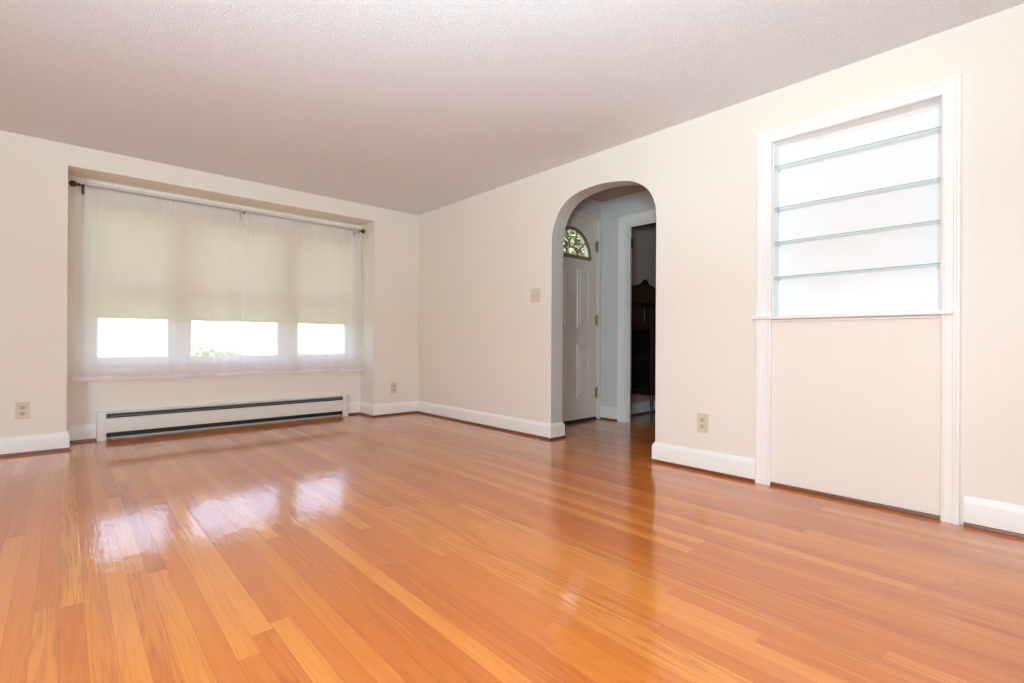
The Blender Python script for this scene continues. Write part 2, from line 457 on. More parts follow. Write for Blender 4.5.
# foyer and the room beyond it
DX0, DX1, DZ = 3.285, 4.105, 2.063
bm = bmesh.new()
add_box(bm, (R2X, HY, 0), (DX0, HY+0.12, HZ+0.05)); add_box(bm, (DX1, HY, 0), (HX+0.10, HY+0.12, HZ+0.05)); add_box(bm, (DX0, HY, DZ), (DX1, HY+0.12, HZ+0.05))
struct(obj('wall_foyer_front', bm, M['grey']), 'blue-grey wall around the front door', 'wall')
OY0, OY1, OZ = 2.10, 2.875, 1.985
bm = bmesh.new()
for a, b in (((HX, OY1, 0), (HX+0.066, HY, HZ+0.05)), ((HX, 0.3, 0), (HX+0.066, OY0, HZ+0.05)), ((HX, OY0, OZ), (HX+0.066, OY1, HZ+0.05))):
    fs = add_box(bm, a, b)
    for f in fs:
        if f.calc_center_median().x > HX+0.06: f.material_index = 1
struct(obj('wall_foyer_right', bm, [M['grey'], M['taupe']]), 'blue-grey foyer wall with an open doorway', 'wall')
struct(box_obj('wall_foyer_rear', (R2X, 0.3, 0), (HX, 0.4, HZ+0.05), M['grey']), 'blue-grey wall closing the foyer', 'wall')
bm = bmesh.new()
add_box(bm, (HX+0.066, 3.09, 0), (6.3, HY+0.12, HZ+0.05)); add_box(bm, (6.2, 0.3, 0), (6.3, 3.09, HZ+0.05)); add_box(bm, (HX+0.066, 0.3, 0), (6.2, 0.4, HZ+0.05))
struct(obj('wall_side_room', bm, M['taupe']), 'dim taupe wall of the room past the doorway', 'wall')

# ------------------------------------------------------------------ baseboards (white board over a stained shoe strip)
BASE = [(0, 0.018), (0.016, 0.018), (0.016, 0.100), (0.0135, 0.112), (0.008, 0.122), (0.005, 0.130), (0, 0.131)]
SHOE = [(0, 0.0), (0.021, 0.0), (0.021, 0.009), (0.018, 0.015), (0.013, 0.0178), (0, 0.0178)]
def baseboard(name, path, label):
    bm = bmesh.new(); sweep(bm, path, BASE, XY); o = struct(obj(name, bm, M['trim']), label, 'baseboard')
    bm = bmesh.new(); sweep(bm, path, SHOE, XY); s = obj('shoe_moulding', bm, M['shoe'], o); s['label'] = 'stained wood shoe moulding'
    return o
baseboard('baseboard_back', [(XL, D), (AX0, D), (AX0, AY), (0.186, AY)], 'white baseboard left of the heater turning into the recess')
baseboard('baseboard_back_right', [(2.243, AY), (AX1, AY), (AX1, D), (R, D)], 'white baseboard right of the heater up to the corner')
baseboard('baseboard_right', [(R, D-0.016), (R, 2.757), (R2X, 2.757), (R2X, HY-0.02)], 'white baseboard from the corner to the left side of the archway')
baseboard('baseboard_arch', [(R2X, 0.5), (R2X, 1.796), (R, 1.796), (R, 1.142)], 'white baseboard between archway and shelf recess')
baseboard('baseboard_end', [(R, 0.258), (R, YB)], 'white baseboard right of the shelf recess')
baseboard('baseboard_foyer', [(HX, HY-0.012), (HX, 2.955)], 'white baseboard on the foyer wall beside the doorway')
baseboard('baseboard_side_room', [(HX+0.071, 3.09), (6.2, 3.09)], 'white baseboard in the dim room')
bm = bmesh.new(); sweep(bm, [(R+0.006, NY1), (R+0.006, NY0)], [(0, 0), (0.016, 0), (0.016, 0.010), (0.012, 0.017), (0, 0.019)], XY)
struct(obj('trim_1', bm, M['shoe']), 'stained strip along the floor under the cream panel', 'trim')

# ------------------------------------------------------------------ window: casing, stool, three double-hung units
CAS = lambda x, z, h: (x, AY - h, z)
bm = bmesh.new()
sweep(bm, [(WX0, WZ0+0.02), (WX0, WZ1), (WX1, WZ1), (WX1, WZ0+0.02)],
      [(0, 0), (0, 0.012), (-0.012, 0.018), (-0.048, 0.018), (-0.056, 0.012), (-0.056, 0)], CAS)
o = struct(obj('trim_2', bm, M['trim']), 'white casing around the triple window', 'window trim')
bm = bmesh.new(); add_box(bm, (WX0-0.07, AY-0.045, WZ0-0.004), (WX1+0.07, AY+0.03, WZ0+0.021), 0.004)
obj('window_stool', bm, M['trim'], o)
bm = bmesh.new(); add_box(bm, (WX0-0.055, AY-0.016, WZ0-0.062), (WX1+0.055, AY, WZ0-0.004), 0.003)
obj('window_apron', bm, M['trim'], o)

def sash(parent, name, x0, x1, z0, z1, y0, y1, cols, rows, bot=0.045, top=0.035, st=0.035):
    bm = bmesh.new()
    add_box(bm, (x0, y0, z0), (x0+st, y1, z1), 0.003); add_box(bm, (x1-st, y0, z0), (x1, y1, z1), 0.003)
    add_box(bm, (x0+st, y0, z0), (x1-st, y1, z0+bot), 0.003); add_box(bm, (x0+st, y0, z1-top), (x1-st, y1, z1), 0.003)
    s = obj(name, bm, M['trim'], parent)
    ym = (y0+y1)/2
    bm = bmesh.new()
    for i in range(1, cols):
        x = x0+st + (x1-x0-2*st)*i/cols; add_box(bm, (x-0.008, ym-0.010, z0+bot), (x+0.008, ym+0.010, z1-top))
    for j in range(1, rows):
        z = z0+bot + (z1-z0-bot-top)*j/rows; add_box(bm, (x0+st, ym-0.0095, z-0.008), (x1-st, ym+0.0095, z+0.008))
    if cols > 1 or rows > 1: obj('muntin', bm, M['trim'], s)
    else: bm.free()
    box_obj('pane', (x0+st-0.004, ym-0.002, z0+bot-0.004), (x1-st+0.004, ym+0.002, z1-top+0.004), M['glass'], s)
    return s

units = [(WX0, 0.695, 'left double-hung window of three behind the sheer curtain', 3),
         (0.795, 1.590, 'middle double-hung window of three behind the sheer curtain', 3),
         (1.712, WX1, 'right double-hung window of three behind the sheer curtain', 3)]
for i, (a, b, lab, cols) in enumerate(units):
    bm = bmesh.new(); f = 0.013; y0, y1 = AY+0.012, AY+0.13
    z0, z1 = WZ0+0.021, WZ1
    add_box(bm, (a, y0, z0), (a+f, y1, z1)); add_box(bm, (b-f, y0, z0), (b, y1, z1))
    add_box(bm, (a+f, y0, z0), (b-f, y1, z0+f)); add_box(bm, (a+f, y0, z1-f), (b-f, y1, z1))
    w = struct(obj('window_%d' % (i+1), bm, M['trim']), lab, 'window')
    mid = 1.225
    sash(w, 'lower_sash', a+f+0.001, b-f-0.001, z0+f, mid+0.02, y0+0.015, y0+0.048, 1, 1, bot=0.034, top=0.055, st=0.022)
    sash(w, 'upper_sash', a+f+0.001, b-f-0.001, mid-0.015, z1-f, y0+0.055, y0+0.088, 1, 1, bot=0.06, st=0.022)
for nm, a, b, lab in (('trim_3', 0.695, 0.795, 'white mullion between left and middle window'), ('trim_4', 1.590, 1.712, 'white mullion between middle and right window')):
    bm = bmesh.new(); add_box(bm, (a, AY+0.012, WZ0+0.021), (b, AY+0.13, WZ1)); add_box(bm, (a+0.014, AY+0.002, WZ0+0.021), (b-0.014, AY+0.012, WZ1), 0.002)
    struct(obj(nm, bm, M['trim']), lab, 'window trim')

# roller shade, drawn down to mid window
sh = thing('roller_shade', 'cream roller shade drawn two thirds down behind the sheers', 'window shade', (1.22, AY-0.028, 0.975))
p = rel(sh)
bm = bmesh.new()
nx = 60; zt = WZ1+0.004
grid = []
for i in range(nx+1):
    x = 0.171 + (2.269-0.171)*i/nx
    wob = 0.0015*math.sin(i*0.9)+0.001*math.sin(i*0.37+1)
    grid.append([bm.verts.new((x-p.x, wob*(1-k/8.0)+0.004, (0.985 + (zt-0.985)*k/8.0)-p.z)) for k in range(9)])
for i in range(nx):
    for k in range(8): bm.faces.new((grid[i][k], grid[i+1][k], grid[i+1][k+1], grid[i][k+1]))
obj('shade_fabric', bm, M['shade'], sh)
bm = bmesh.new(); add_box(bm, (0.171-p.x, -0.001, 0.0), (2.269-p.x, 0.011, 0.016), 0.003); obj('hem_bar', bm, M['shade'], sh)
bm = bmesh.new(); add_cyl(bm, (0.165-p.x, 0.004, zt+0.012-p.z), (2.275-p.x, 0.004, zt+0.012-p.z), 0.014); obj('roller', bm, M['shade'], sh)

# curtain rod
RY, RZ = 5.005, 1.985
rod = thing('curtain_rod', 'thin bronze curtain rod with round finials across the window recess', 'curtain rod', (1.21, RY, RZ))
p = rel(rod)
bm = bmesh.new(); add_cyl(bm, (0.070-p.x, 0, 0), (1.30-p.x, 0, 0), 0.0065); add_cyl(bm, (1.25-p.x, 0, 0), (2.342-p.x, 0, 0), 0.0052); obj('rod', bm, M['bronze'], rod)
for s_, xo, k in ((-1, 0.078, 1.25), (1, 2.340, 1.15)):
    bm = bmesh.new()
    pr = [(0.006, -0.004), (0.011, 0.0), (0.011, 0.004), (0.006, 0.008), (0.006, 0.013)]
    pr += [(0.0185*math.sin(PI*t/10)+0.001, 0.0295-0.0185*math.cos(PI*t/10)) for t in range(1, 10)] + [(0.003, 0.0485)]
    add_lathe(bm, [(r*k, t*k) for r, t in pr], (xo-p.x, 0, 0), (s_, 0, 0), 24)
    obj('finial', bm, M['bronze'], rod)
for xb in (0.100, 1.214, 2.325):
    bm = bmesh.new()
    add_box(bm, (xb-0.009-p.x, 0.104, -0.045), (xb+0.009-p.x, 0.1145, 0.03), 0.002)
    add_tube(bm, [(xb-p.x, 0.106, -0.020), (xb-p.x, 0.05, -0.020), (xb-p.x, 0.01, -0.018), (xb-p.x, -0.006, -0.012)], 0.0045)
    add_tube(bm, [(xb-p.x, 0.011*math.cos(a), 0.011*math.sin(a)) for a in [math.radians(t) for t in range(-200, 21, 20)]], 0.003)
    add_cyl(bm, (xb-p.x, -0.010, -0.026), (xb-p.x, -0.010, -0.008), 0.004, 10)
    obj('bracket', bm, M['bronze'], rod)

def curtain(x0t, x1t, x0b, x1b, seed, label):
    rnd = random.Random(seed)
    t = thing('sheer_curtain', label, 'curtain', ((x0t+x1t)/2, RY, 0.48))
    p = rel(t)
    ph = [rnd.uniform(0, 6.28) for _ in range(6)]
    def pt(u, z):
        k = (1.985 - z)/1.5
        x = (x0t + (x1t-x0t)*u)*(1-max(0, k)) + (x0b + (x1b-x0b)*u)*max(0, k) if k > 0 else x0t + (x1t-x0t)*u
        kk = min(1, max(0, k))
        L_ = x1t-x0t
        s = u*L_
        big = math.sin(s*15+ph[0]) * 0.55 + math.sin(s*27+ph[1])*0.3 + math.sin(s*41+ph[2]+0.6*math.sin(z*2))*0.25
        fine = math.sin(s*150+ph[3]) + 0.7*math.sin(s*231+ph[4])
        y = RY - 0.004 + big*0.016*kk + fine*(0.0016*(1-kk)**6)
        # the pocket wraps the front of the rod at the top
        if z > 1.972: y = min(y, RY-0.0075) if z < 1.998 else y
        y -= 0.0055*(1-kk)
        return (x-p.x, y-p.y, z-p.z)
    def hem_z(u):
        L_ = x1t-x0t
        return 0.479 + 0.007*math.sin(u*L_*9+ph[5]) + 0.004*math.sin(u*L_*23+ph[2]) + (0.012 if False else 0)
    NX = 300
    zs = [2.012, 2.004, 1.996, 1.985, 1.974, 1.966, 1.95, 1.90, 1.8, 1.65, 1.5, 1.3, 1.1, 0.9, 0.75, 0.62]
    bm = bmesh.new(); cols = []
    for i in range(NX+1):
        u = i/NX; hz = hem_z(u)
        cols.append([bm.verts.new(pt(u, z + (0.003*math.sin(u*300+seed) if z > 2.0 else 0))) for z in zs] + [bm.verts.new(pt(u, hz+0.03))])
    for i in range(NX):
        for k in range(len(zs)): bm.faces.new((cols[i][k], cols[i+1][k], cols[i+1][k+1], cols[i][k+1]))
    obj('panel', bm, M['sheer'], t, smooth=80)
    bm = bmesh.new(); cols = []
    for i in range(NX+1):
        u = i/NX; hz = hem_z(u)
        a = pt(u, hz+0.03); b = pt(u, hz)
        cols.append([bm.verts.new(a), bm.verts.new((b[0], b[1]-0.001, b[2])), bm.verts.new((b[0], b[1]+0.0015, b[2])), bm.verts.new((a[0], a[1]+0.002, a[2]))])
    for i in range(NX):
        for k in range(3): bm.faces.new((cols[i][k], cols[i+1][k], cols[i+1][k+1], cols[i][k+1]))
    obj('hem', bm, M['sheer_hem'], t, smooth=80)
    return t
curtain(0.112, 1.2085, 0.034, 1.212, 3, 'left panel of the white sheer curtain on the bronze rod')
curtain(1.2165, 2.338, 1.218, 2.392, 8, 'right panel of the white sheer curtain on the bronze rod')

# ------------------------------------------------------------------ baseboard heater
ht = thing('baseboard_heater', 'long white hot-water baseboard heater under the window', 'heater', (1.215, 5.09, 0))
p = rel(ht)
hx0, hx1, hf = 0.190, 2.239, 5.056
def hb(lo, hi): return (lo[0]-p.x, lo[1]-p.y, lo[2]-p.z), (hi[0]-p.x, hi[1]-p.y, hi[2]-p.z)
YZ = lambda off: (lambda u, v, h: (h-p.x, u-p.y, v-p.z))
bm = bmesh.new()   # back plate with the hooked top lip
add_prism(bm, [(AY-0.003, 0.02), (AY-0.0005, 0.02), (AY-0.0005, 0.224), (5.066, 0.224), (5.062, 0.220), (5.062, 0.211), (5.065, 0.211), (5.066, 0.2195), (AY-0.003, 0.2195)], YZ(0), hx0+0.03, hx1-0.03)
obj('back_plate', bm, M['heater'], ht)
bm = bmesh.new()   # front panel folded at top and bottom
add_prism(bm, [(hf, 0.062), (hf, 0.160), (hf+0.004, 0.170), (hf+0.012, 0.174), (hf+0.012, 0.171), (hf+0.006, 0.167), (hf+0.003, 0.158), (hf+0.003, 0.064), (hf+0.012, 0.060), (hf+0.012, 0.057), (hf+0.003, 0.058)], YZ(0), hx0+0.05, hx1-0.05)
obj('front_panel', bm, M['heater'], ht)
bm = bmesh.new()   # damper vane in the outlet slot
add_prism(bm, [(hf+0.004, 0.181), (hf+0.002, 0.194), (hf+0.006, 0.197), (hf+0.030, 0.202), (hf+0.030, 0.199), (hf+0.008, 0.193), (hf+0.007, 0.181)], YZ(0), hx0+0.05, hx1-0.05)
obj('damper', bm, M['fin'], ht)
bm = bmesh.new(); add_box(bm, *hb((hx0+0.05, 5.070, 0.022), (hx1-0.05, 5.1155, 0.196))); obj('fin_element', bm, M['dark_metal'], ht)
for s_, a, b in ((0, hx0, hx0+0.056), (1, hx1-0.056, hx1)):
    bm = bmesh.new()
    add_prism(bm, [(AY-0.0005, 0.0), (hf-0.004, 0.0), (hf-0.004, 0.196), (hf+0.004, 0.222), (hf+0.010, 0.227), (AY-0.0005, 0.227)], YZ(0), a, b)
    xs = (b-0.014, b-0.012) if s_ == 0 else (a+0.012, a+0.014)
    add_box(bm, *hb((xs[0], hf-0.0055, 0.004), (xs[1], hf-0.003, 0.194)))
    obj('end_cap', bm, M['heater'], ht)

# ------------------------------------------------------------------ outlets and switch (built in local frame: x right, z up, wall behind at y=0, faces -y)
def outlet(label, loc, rotz):
    t = thing('electrical_outlet', label, 'outlet', loc, rotz, 'ivory duplex outlets')
    bm = bmesh.new()
    PX = lambda u, v, h: (u, -h, v)
    w, h = 0.036, 0.060
    add_prism(bm, [(-w, -h), (w, -h), (w, h), (-w, h)], PX, 0.0, 0.003)
    add_prism(bm, [(-w+0.004, -h+0.004), (w-0.004, -h+0.004), (w-0.004, h-0.004), (-w+0.004, h-0.004)], PX, 0.003, 0.0055)
    obj('cover_plate', bm, M['plate'], t)
    for zc in (0.021, -0.021):
        bm = bmesh.new()
        pts = [(0.0172*math.cos(a)*1.0, zc + max(-0.0125, min(0.0125, 0.0172*math.sin(a)))) for a in [2*PI*k/32 for k in range(32)]]
        add_prism(bm, pts, PX, 0.0055, 0.0080)
        r_ = obj('receptacle', bm, M['socket'], t)
        bm = bmesh.new()
        add_prism(bm, [(-0.0078, zc-0.001), (-0.0048, zc-0.001), (-0.0048, zc+0.009), (-0.0078, zc+0.009)], PX, 0.0078, 0.0084)
        add_prism(bm, [(0.0048, zc), (0.0078, zc), (0.0078, zc+0.008), (0.0048, zc+0.008)], PX, 0.0078, 0.0084)
        add_prism(bm, [(0.0036*math.cos(2*PI*k/12), zc-0.0072+0.0036*math.sin(2*PI*k/12)) for k in range(12)], PX, 0.0078, 0.0084)
        obj('slots', bm, M['slot'], r_)
    bm = bmesh.new(); add_lathe(bm, [(0.0035, 0.005), (0.0035, 0.0062), (0.002, 0.0068)], (0, 0, 0), (0, -1, 0), 12); obj('screw', bm, M['chrome'], t)
    return t
outlet('ivory outlet on the window wall left of the heater, above the baseboard', (-0.215, D, 0.306), 0)
outlet('ivory outlet on the window wall between recess and room corner', (2.648, D, 0.293), 0)
outlet('ivory outlet on the right wall between archway and shelf recess', (R, 1.463, 0.300), -PI/2)

sw = thing('light_switch', 'ivory double toggle switch plate left of the archway', 'light switch', (R, 2.940, 1.194), -PI/2)
PX = lambda u, v, h: (u, -h, v)
bm = bmesh.new(); w, h = 0.058, 0.060
add_prism(bm, [(-w, -h), (w, -h), (w, h), (-w, h)], PX, 0, 0.003); add_prism(bm, [(-w+0.004, -h+0.004), (w-0.004, -h+0.004), (w-0.004, h-0.004), (-w+0.004, h-0.004)], PX, 0.003, 0.0055)
obj('cover_plate', bm, M['plate'], sw)
for xc in (-0.023, 0.023):
    bm = bmesh.new(); add_prism(bm, [(xc-0.0055, -0.012), (xc+0.0055, -0.012), (xc+0.0055, 0.012), (xc-0.0055, 0.012)], PX, 0.0055, 0.0065)
    add_prism(bm, [(-0.0055, -0.006), (-0.018, -0.012), (-0.018, -0.005), (-0.0055, 0.006)], lambda u, v, h_: (h_, u, v), xc-0.004, xc+0.004)
    obj('toggle', bm, M['socket'], sw)
    for zc in (0.030, -0.030):
        bm = bmesh.new(); add_lathe(bm, [(0.003, 0.005), (0.003, 0.0062), (0.0018, 0.0066)], (xc, 0, zc), (0, -1, 0), 10); obj('screw', bm, M['chrome'], sw)

# ------------------------------------------------------------------ built-in shelf recess
ni = thing('display_niche', 'white built-in wall recess with glass shelves above a cream panel', 'built-in shelves', (R, 0.70, NZ0))
p = rel(ni)
def nb(lo, hi): return (lo[0]-p.x, lo[1]-p.y, lo[2]-p.z), (hi[0]-p.x, hi[1]-p.y, hi[2]-p.z)
NXB = R+0.106
bm = bmesh.new()
add_box(bm, *nb((NXB, NY0-0.011, NZ0-0.011), (NXB+0.011, NY1+0.011, NZ1+0.011)))
obj('back_panel', bm, M['niche'], ni)
bm = bmesh.new()
add_box(bm, *nb((R+0.001, NY0-0.011, NZ0-0.011), (NXB, NY0, NZ1+0.011)))
add_box(bm, *nb((R+0.001, NY1, NZ0-0.011), (NXB, NY1+0.011, NZ1+0.011)))
add_box(bm, *nb((R+0.001, NY0, NZ1), (NXB, NY1, NZ1+0.011)))
add_box(bm, *nb((R+0.001, NY0, NZ0-0.011), (NXB, NY1, NZ0)))
# small cove where the head meets the back
add_prism(bm, [(NXB, NZ1), (NXB-0.016, NZ1), (NXB-0.012, NZ1-0.006), (NXB-0.004, NZ1-0.012), (NXB, NZ1-0.018)], lambda u, v, h: (u-p.x, h-p.y, v-p.z), NY0, NY1)
# slim stop bead up each side
for ya, yb in ((NY0, NY0+0.006), (NY1-0.006, NY1)):
    add_box(bm, *nb((R+0.006, ya, NZ0+0.025), (R+0.016, yb, NZ1)))
obj('lining', bm, M['niche'], ni)
NF = lambda y, z, h: (R-h-p.x, y-p.y, z-p.z)
bm = bmesh.new()
cw = 0.067
prof = [(0, -0.004), (0, 0.013), (0.005, 0.0175), (0.011, 0.0175), (0.014, 0.014), (0.040, 0.015), (0.043, 0.019), (0.050, 0.019), (0.053, 0.0225), (0.063, 0.0225), (cw, 0.017), (cw, 0.0)]
sweep(bm, [(NY1, 0.0005), (NY1, NZ1), (NY0, NZ1), (NY0, 0.0005)], prof, NF)
for v in bm.verts:      # the left leg of the casing is a little wider than the right one
    yy = v.co.y + p.y
    if yy > NY1: v.co.y = NY1 + (yy-NY1)*1.19 - p.y
obj('casing', bm, M['trim'], ni)
bm = bmesh.new()
add_box(bm, *nb((R-0.040, 0.293, 0.934), (R+0.10, 1.158, 0.954)), 0.005)
obj('sill', bm, M['trim'], ni)
shelf_z = [1.797, 1.562, 1.369, 1.172]
for z in shelf_z:
    for y_, s_ in ((NY0, 1), (NY1, -1)):
        for xx in (R+0.030, R+0.082):
            bm = bmesh.new()
            add_cyl(bm, (xx-p.x, y_-p.y, z-0.0100-p.z), (xx-p.x, y_+s_*0.014-p.y, z-0.0100-p.z), 0.0045, 10)
            add_box(bm, *nb((xx-0.005, min(y_, y_+s_*0.018), z-0.0058), (xx+0.005, max(y_, y_+s_*0.018), z-0.0030)))
            obj('shelf_pin', bm, M['chrome'], ni)
labs = ['top glass shelf of four in the white wall recess', 'second glass shelf from the top in the white wall recess',
        'third glass shelf from the top in the white wall recess', 'lowest glass shelf, just above the white sill of the recess']
for z, lab in zip(shelf_z, labs):
    t = bmesh.new()
    fs = add_box(t, (-0.042, -0.3595, -0.0030), (0.042, 0.3595, 0.0012))
    for f in fs:
        n = f.normal if f.normal.length else None
    t.normal_update()
    for f in t.faces: f.material_index = 1 if f.normal.x < -0.7 else 0
    o = obj('glass_shelf', t, [M['shelf_glass'], M['glass_edge']], loc=(R+0.060, (NY0+NY1)/2, z))
    o['label'] = lab; o['category'] = 'shelf'; o['group'] = 'glass shelves in the recess'

# ------------------------------------------------------------------ front door
FD = HY
bm = bmesh.new()
DF = lambda x, z, h: (x, FD - h, z)
sweep(bm, [(DX0, 0.0), (DX0, DZ), (DX1, DZ), (DX1, 0.0)], [(0, 0), (0, 0.012), (-0.006, 0.016), (-0.046, 0.018), (-0.054, 0.014), (-0.054, 0)], DF)
add_box(bm, (DX0, FD, 0.0), (DX0+0.008, FD+0.118, DZ)); add_box(bm, (DX1-0.008, FD, 0.0), (DX1, FD+0.118, DZ)); add_box(bm, (DX0+0.008, FD, DZ-0.006), (DX1-0.008, FD+0.118, DZ))
struct(obj('trim_5', bm, M['door']), 'white casing around the front door', 'door trim')
bm = bmesh.new(); add_prism(bm, [(FD-0.02, 0.0), (FD-0.015, 0.010), (FD+0.001, 0.012), (FD+0.003, 0.0268), (FD+0.118, 0.0268), (FD+0.118, 0.0)], lambda u, v, h: (h, u, v), DX0+0.009, DX1-0.009)
struct(obj('trim_6', bm, M['dark_metal']), 'dark threshold under the front door', 'threshold')

dx0, dx1, dz0, dz1 = 3.296, 4.094, 0.028, 2.054
dc = (dx0+dx1)/2; fy = FD + 0.002; fb = 1.645; fr = 0.272
bm = bmesh.new()
# slab face with a half-round hole: the outline is split along the centre line so every face stays simple
def arc(r, a0, a1, n): return [(dc + r*math.cos(a0+(a1-a0)*k/n), fb + r*math.sin(a0+(a1-a0)*k/n)) for k in range(n+1)]
SD = lambda x, z, h: (x, fy + h, z)
add_prism(bm, [(dx0, dz0), (dx1, dz0), (dx1, fb), (dx0, fb)], SD, 0, 0.043)
add_prism(bm, [(dx1, fb), (dx1, dz1), (dc, dz1)] + list(reversed(arc(fr, 0, PI/2, 16))), SD, 0, 0.043)
add_prism(bm, [(dc, dz1), (dx0, dz1), (dx0, fb)] + list(reversed(arc(fr, PI/2, PI, 16))), SD, 0, 0.043)
door = struct(obj('door_1', bm, M['door']), 'white panelled front door with a half-round fan window', 'door')
def panel(x0, x1, z0, z1):
    bm = bmesh.new()
    sweep(bm, [(x0, z0), (x0, z1), (x1, z1), (x1, z0)], [(0, -0.001), (0, 0.003), (0.006, 0.011), (0.014, 0.009), (0.022, 0.001), (0.022, -0.001)], DF, closed=True)
    a = 0.040
    pts = [(x0+a, z0+a), (x1-a, z0+a), (x1-a, z1-a), (x0+a, z1-a)]; b_ = 0.012
    lo = [bm.verts.new(DF(u, v, -0.003)) for u, v in pts]
    hi = [bm.verts.new(DF(u, v, 0.006)) for u, v in [(x0+a+b_, z0+a+b_), (x1-a-b_, z0+a+b_), (x1-a-b_, z1-a-b_), (x0+a+b_, z1-a-b_)]]
    bm.faces.new(hi)
    for k in range(4): bm.faces.new((lo[k], lo[(k+1) % 4], hi[(k+1) % 4], hi[k]))
    obj('raised_panel', bm, M['door'], door)
for x0, x1 in ((3.420, 3.612), (3.778, 3.970)):
    panel(x0, x1, 0.945, 1.530); panel(x0, x1, 0.245, 0.775)
# fan window
bm = bmesh.new()
ring = [(dc-0.29, fb-0.012)] + [(dc + 0.288*math.cos(a), fb + 0.288*math.sin(a)) for a in [PI - PI*k/32 for k in range(33)]] + [(dc+0.29, fb-0.012)]
path = [(dc + 0.272*math.cos(PI - PI*k/32), fb+0.004 + 0.272*math.sin(PI - PI*k/32)) for k in range(33)]
sweep(bm, path, [(-0.018, 0.0), (-0.018, 0.012), (-0.006, 0.020), (0.012, 0.016), (0.016, 0.0)], DF)   # arc going left to right: offset right = inward
sweep(bm, [(dc-0.288, fb+0.006), (dc+0.288, fb+0.006)], [(-0.014, 0.0), (-0.014, 0.014), (0.0, 0.019), (0.020, 0.012), (0.020, 0.0)], DF)
fw = obj('fan_window', bm, M['fan_frame'], door); fw['label'] = 'brass-toned half-round frame'
bm = bmesh.new()
for a in (PI/5, 2*PI/5, 3*PI/5, 4*PI/5):
    c_, s_ = math.cos(a), math.sin(a)
    sweep(bm, [(dc+0.09*c_, fb+0.006+0.09*s_), (dc+0.262*c_, fb+0.004+0.262*s_)], [(-0.007, -0.006), (-0.005, 0.008), (0.005, 0.008), (0.007, -0.006)], DF)
sweep(bm, [(dc + 0.09*math.cos(PI - PI*k/16), fb+0.006 + 0.09*math.sin(PI - PI*k/16)) for k in range(17)], [(-0.007, -0.006), (-0.005, 0.009), (0.005, 0.009), (0.007, -0.006)], DF)
obj('fan_muntin', bm, M['fan_frame'], fw)
bm = bmesh.new()
add_prism(bm, [(dc + 0.270*math.cos(PI*k/24), fb + 0.001 + 0.270*math.sin(PI*k/24)) for k in range(25)], DF, -0.022, -0.026)
obj('pane', bm, M['glass'], fw)
for z in (1.792, 1.028, 0.278):
    bm = bmesh.new()
    add_cyl(bm, (4.098, FD-0.008, z-0.052), (4.098, FD-0.008, z+0.052), 0.0085, 12)
    add_lathe(bm, [(0.006, 0), (0.008, 0.004), (0.003, 0.011)], (4.098, FD-0.008, z+0.052), (0, 0, 1), 12)
    add_lathe(bm, [(0.006, 0), (0.008, 0.004), (0.003, 0.011)], (4.098, FD-0.008, z-0.052), (0, 0, -1), 12)
    add_box(bm, (4.072, FD-0.0010, z-0.050), (4.098, FD+0.0021, z+0.050))
    obj('hinge', bm, M['brass'], door)
bm = bmesh.new()   # latch knob, out of sight behind the arch pier but part of the door
add_lathe(bm, [(0.03, 0), (0.03, 0.006), (0.012, 0.010), (0.012, 0.035), (0.026, 0.045), (0.029, 0.058), (0.022, 0.068), (0.004, 0.071)], (3.358, fy, 0.93), (0, -1, 0), 20)
obj('knob', bm, M['brass'], door)

# ------------------------------------------------------------------ doorway in the foyer's right wall
HF = lambda y, z, h: (HX - h, y, z)
bm = bmesh.new()
sweep(bm, [(OY1, 0.0), (OY1, OZ), (OY0, OZ), (OY0, 0.0)], [(0.004, 0), (0.004, 0.013), (0.012, 0.017), (0.064, 0.019), (0.072, 0.024), (0.082, 0.022), (0.082, 0)], HF)
add_box(bm, (HX-0.001, OY1-0.018, 0.0), (HX+0.070, OY1, OZ)); add_box(bm, (HX-0.001, OY0, 0.0), (HX+0.070, OY0+0.018, OZ)); add_box(bm, (HX-0.001, OY0+0.018, OZ-0.018), (HX+0.070, OY1-0.018, OZ))
add_box(bm, (HX+0.022, OY1-0.030, 0.0), (HX+0.042, OY1-0.018, OZ-0.018)); add_box(bm, (HX+0.022, OY0+0.030, OZ-0.030), (HX+0.042, OY1-0.030, OZ-0.018))
dw = struct(obj('trim_7', bm, M['trim']), 'white casing and jamb of the open doorway in the foyer', 'door trim')
for z in (1.80, 0.292):
    bm = bmesh.new()
    add_cyl(bm, (HX+0.071, OY1-0.022, z-0.045), (HX+0.071, OY1-0.022, z+0.045), 0.0075, 10)
    add_box(bm, (HX+0.044, OY1-0.0205, z-0.044), (HX+0.071, OY1-0.0175, z+0.044))
    for zz in (z-0.052, z+0.045):
        add_lathe(bm, [(0.005, 0), (0.007, 0.0035), (0.003, 0.007)], (HX+0.071, OY1-0.022, zz), (0, 0, 1), 10)
    h_ = obj('hinge', bm, M['dark_metal'], dw); h_['label'] = 'black door hinge'

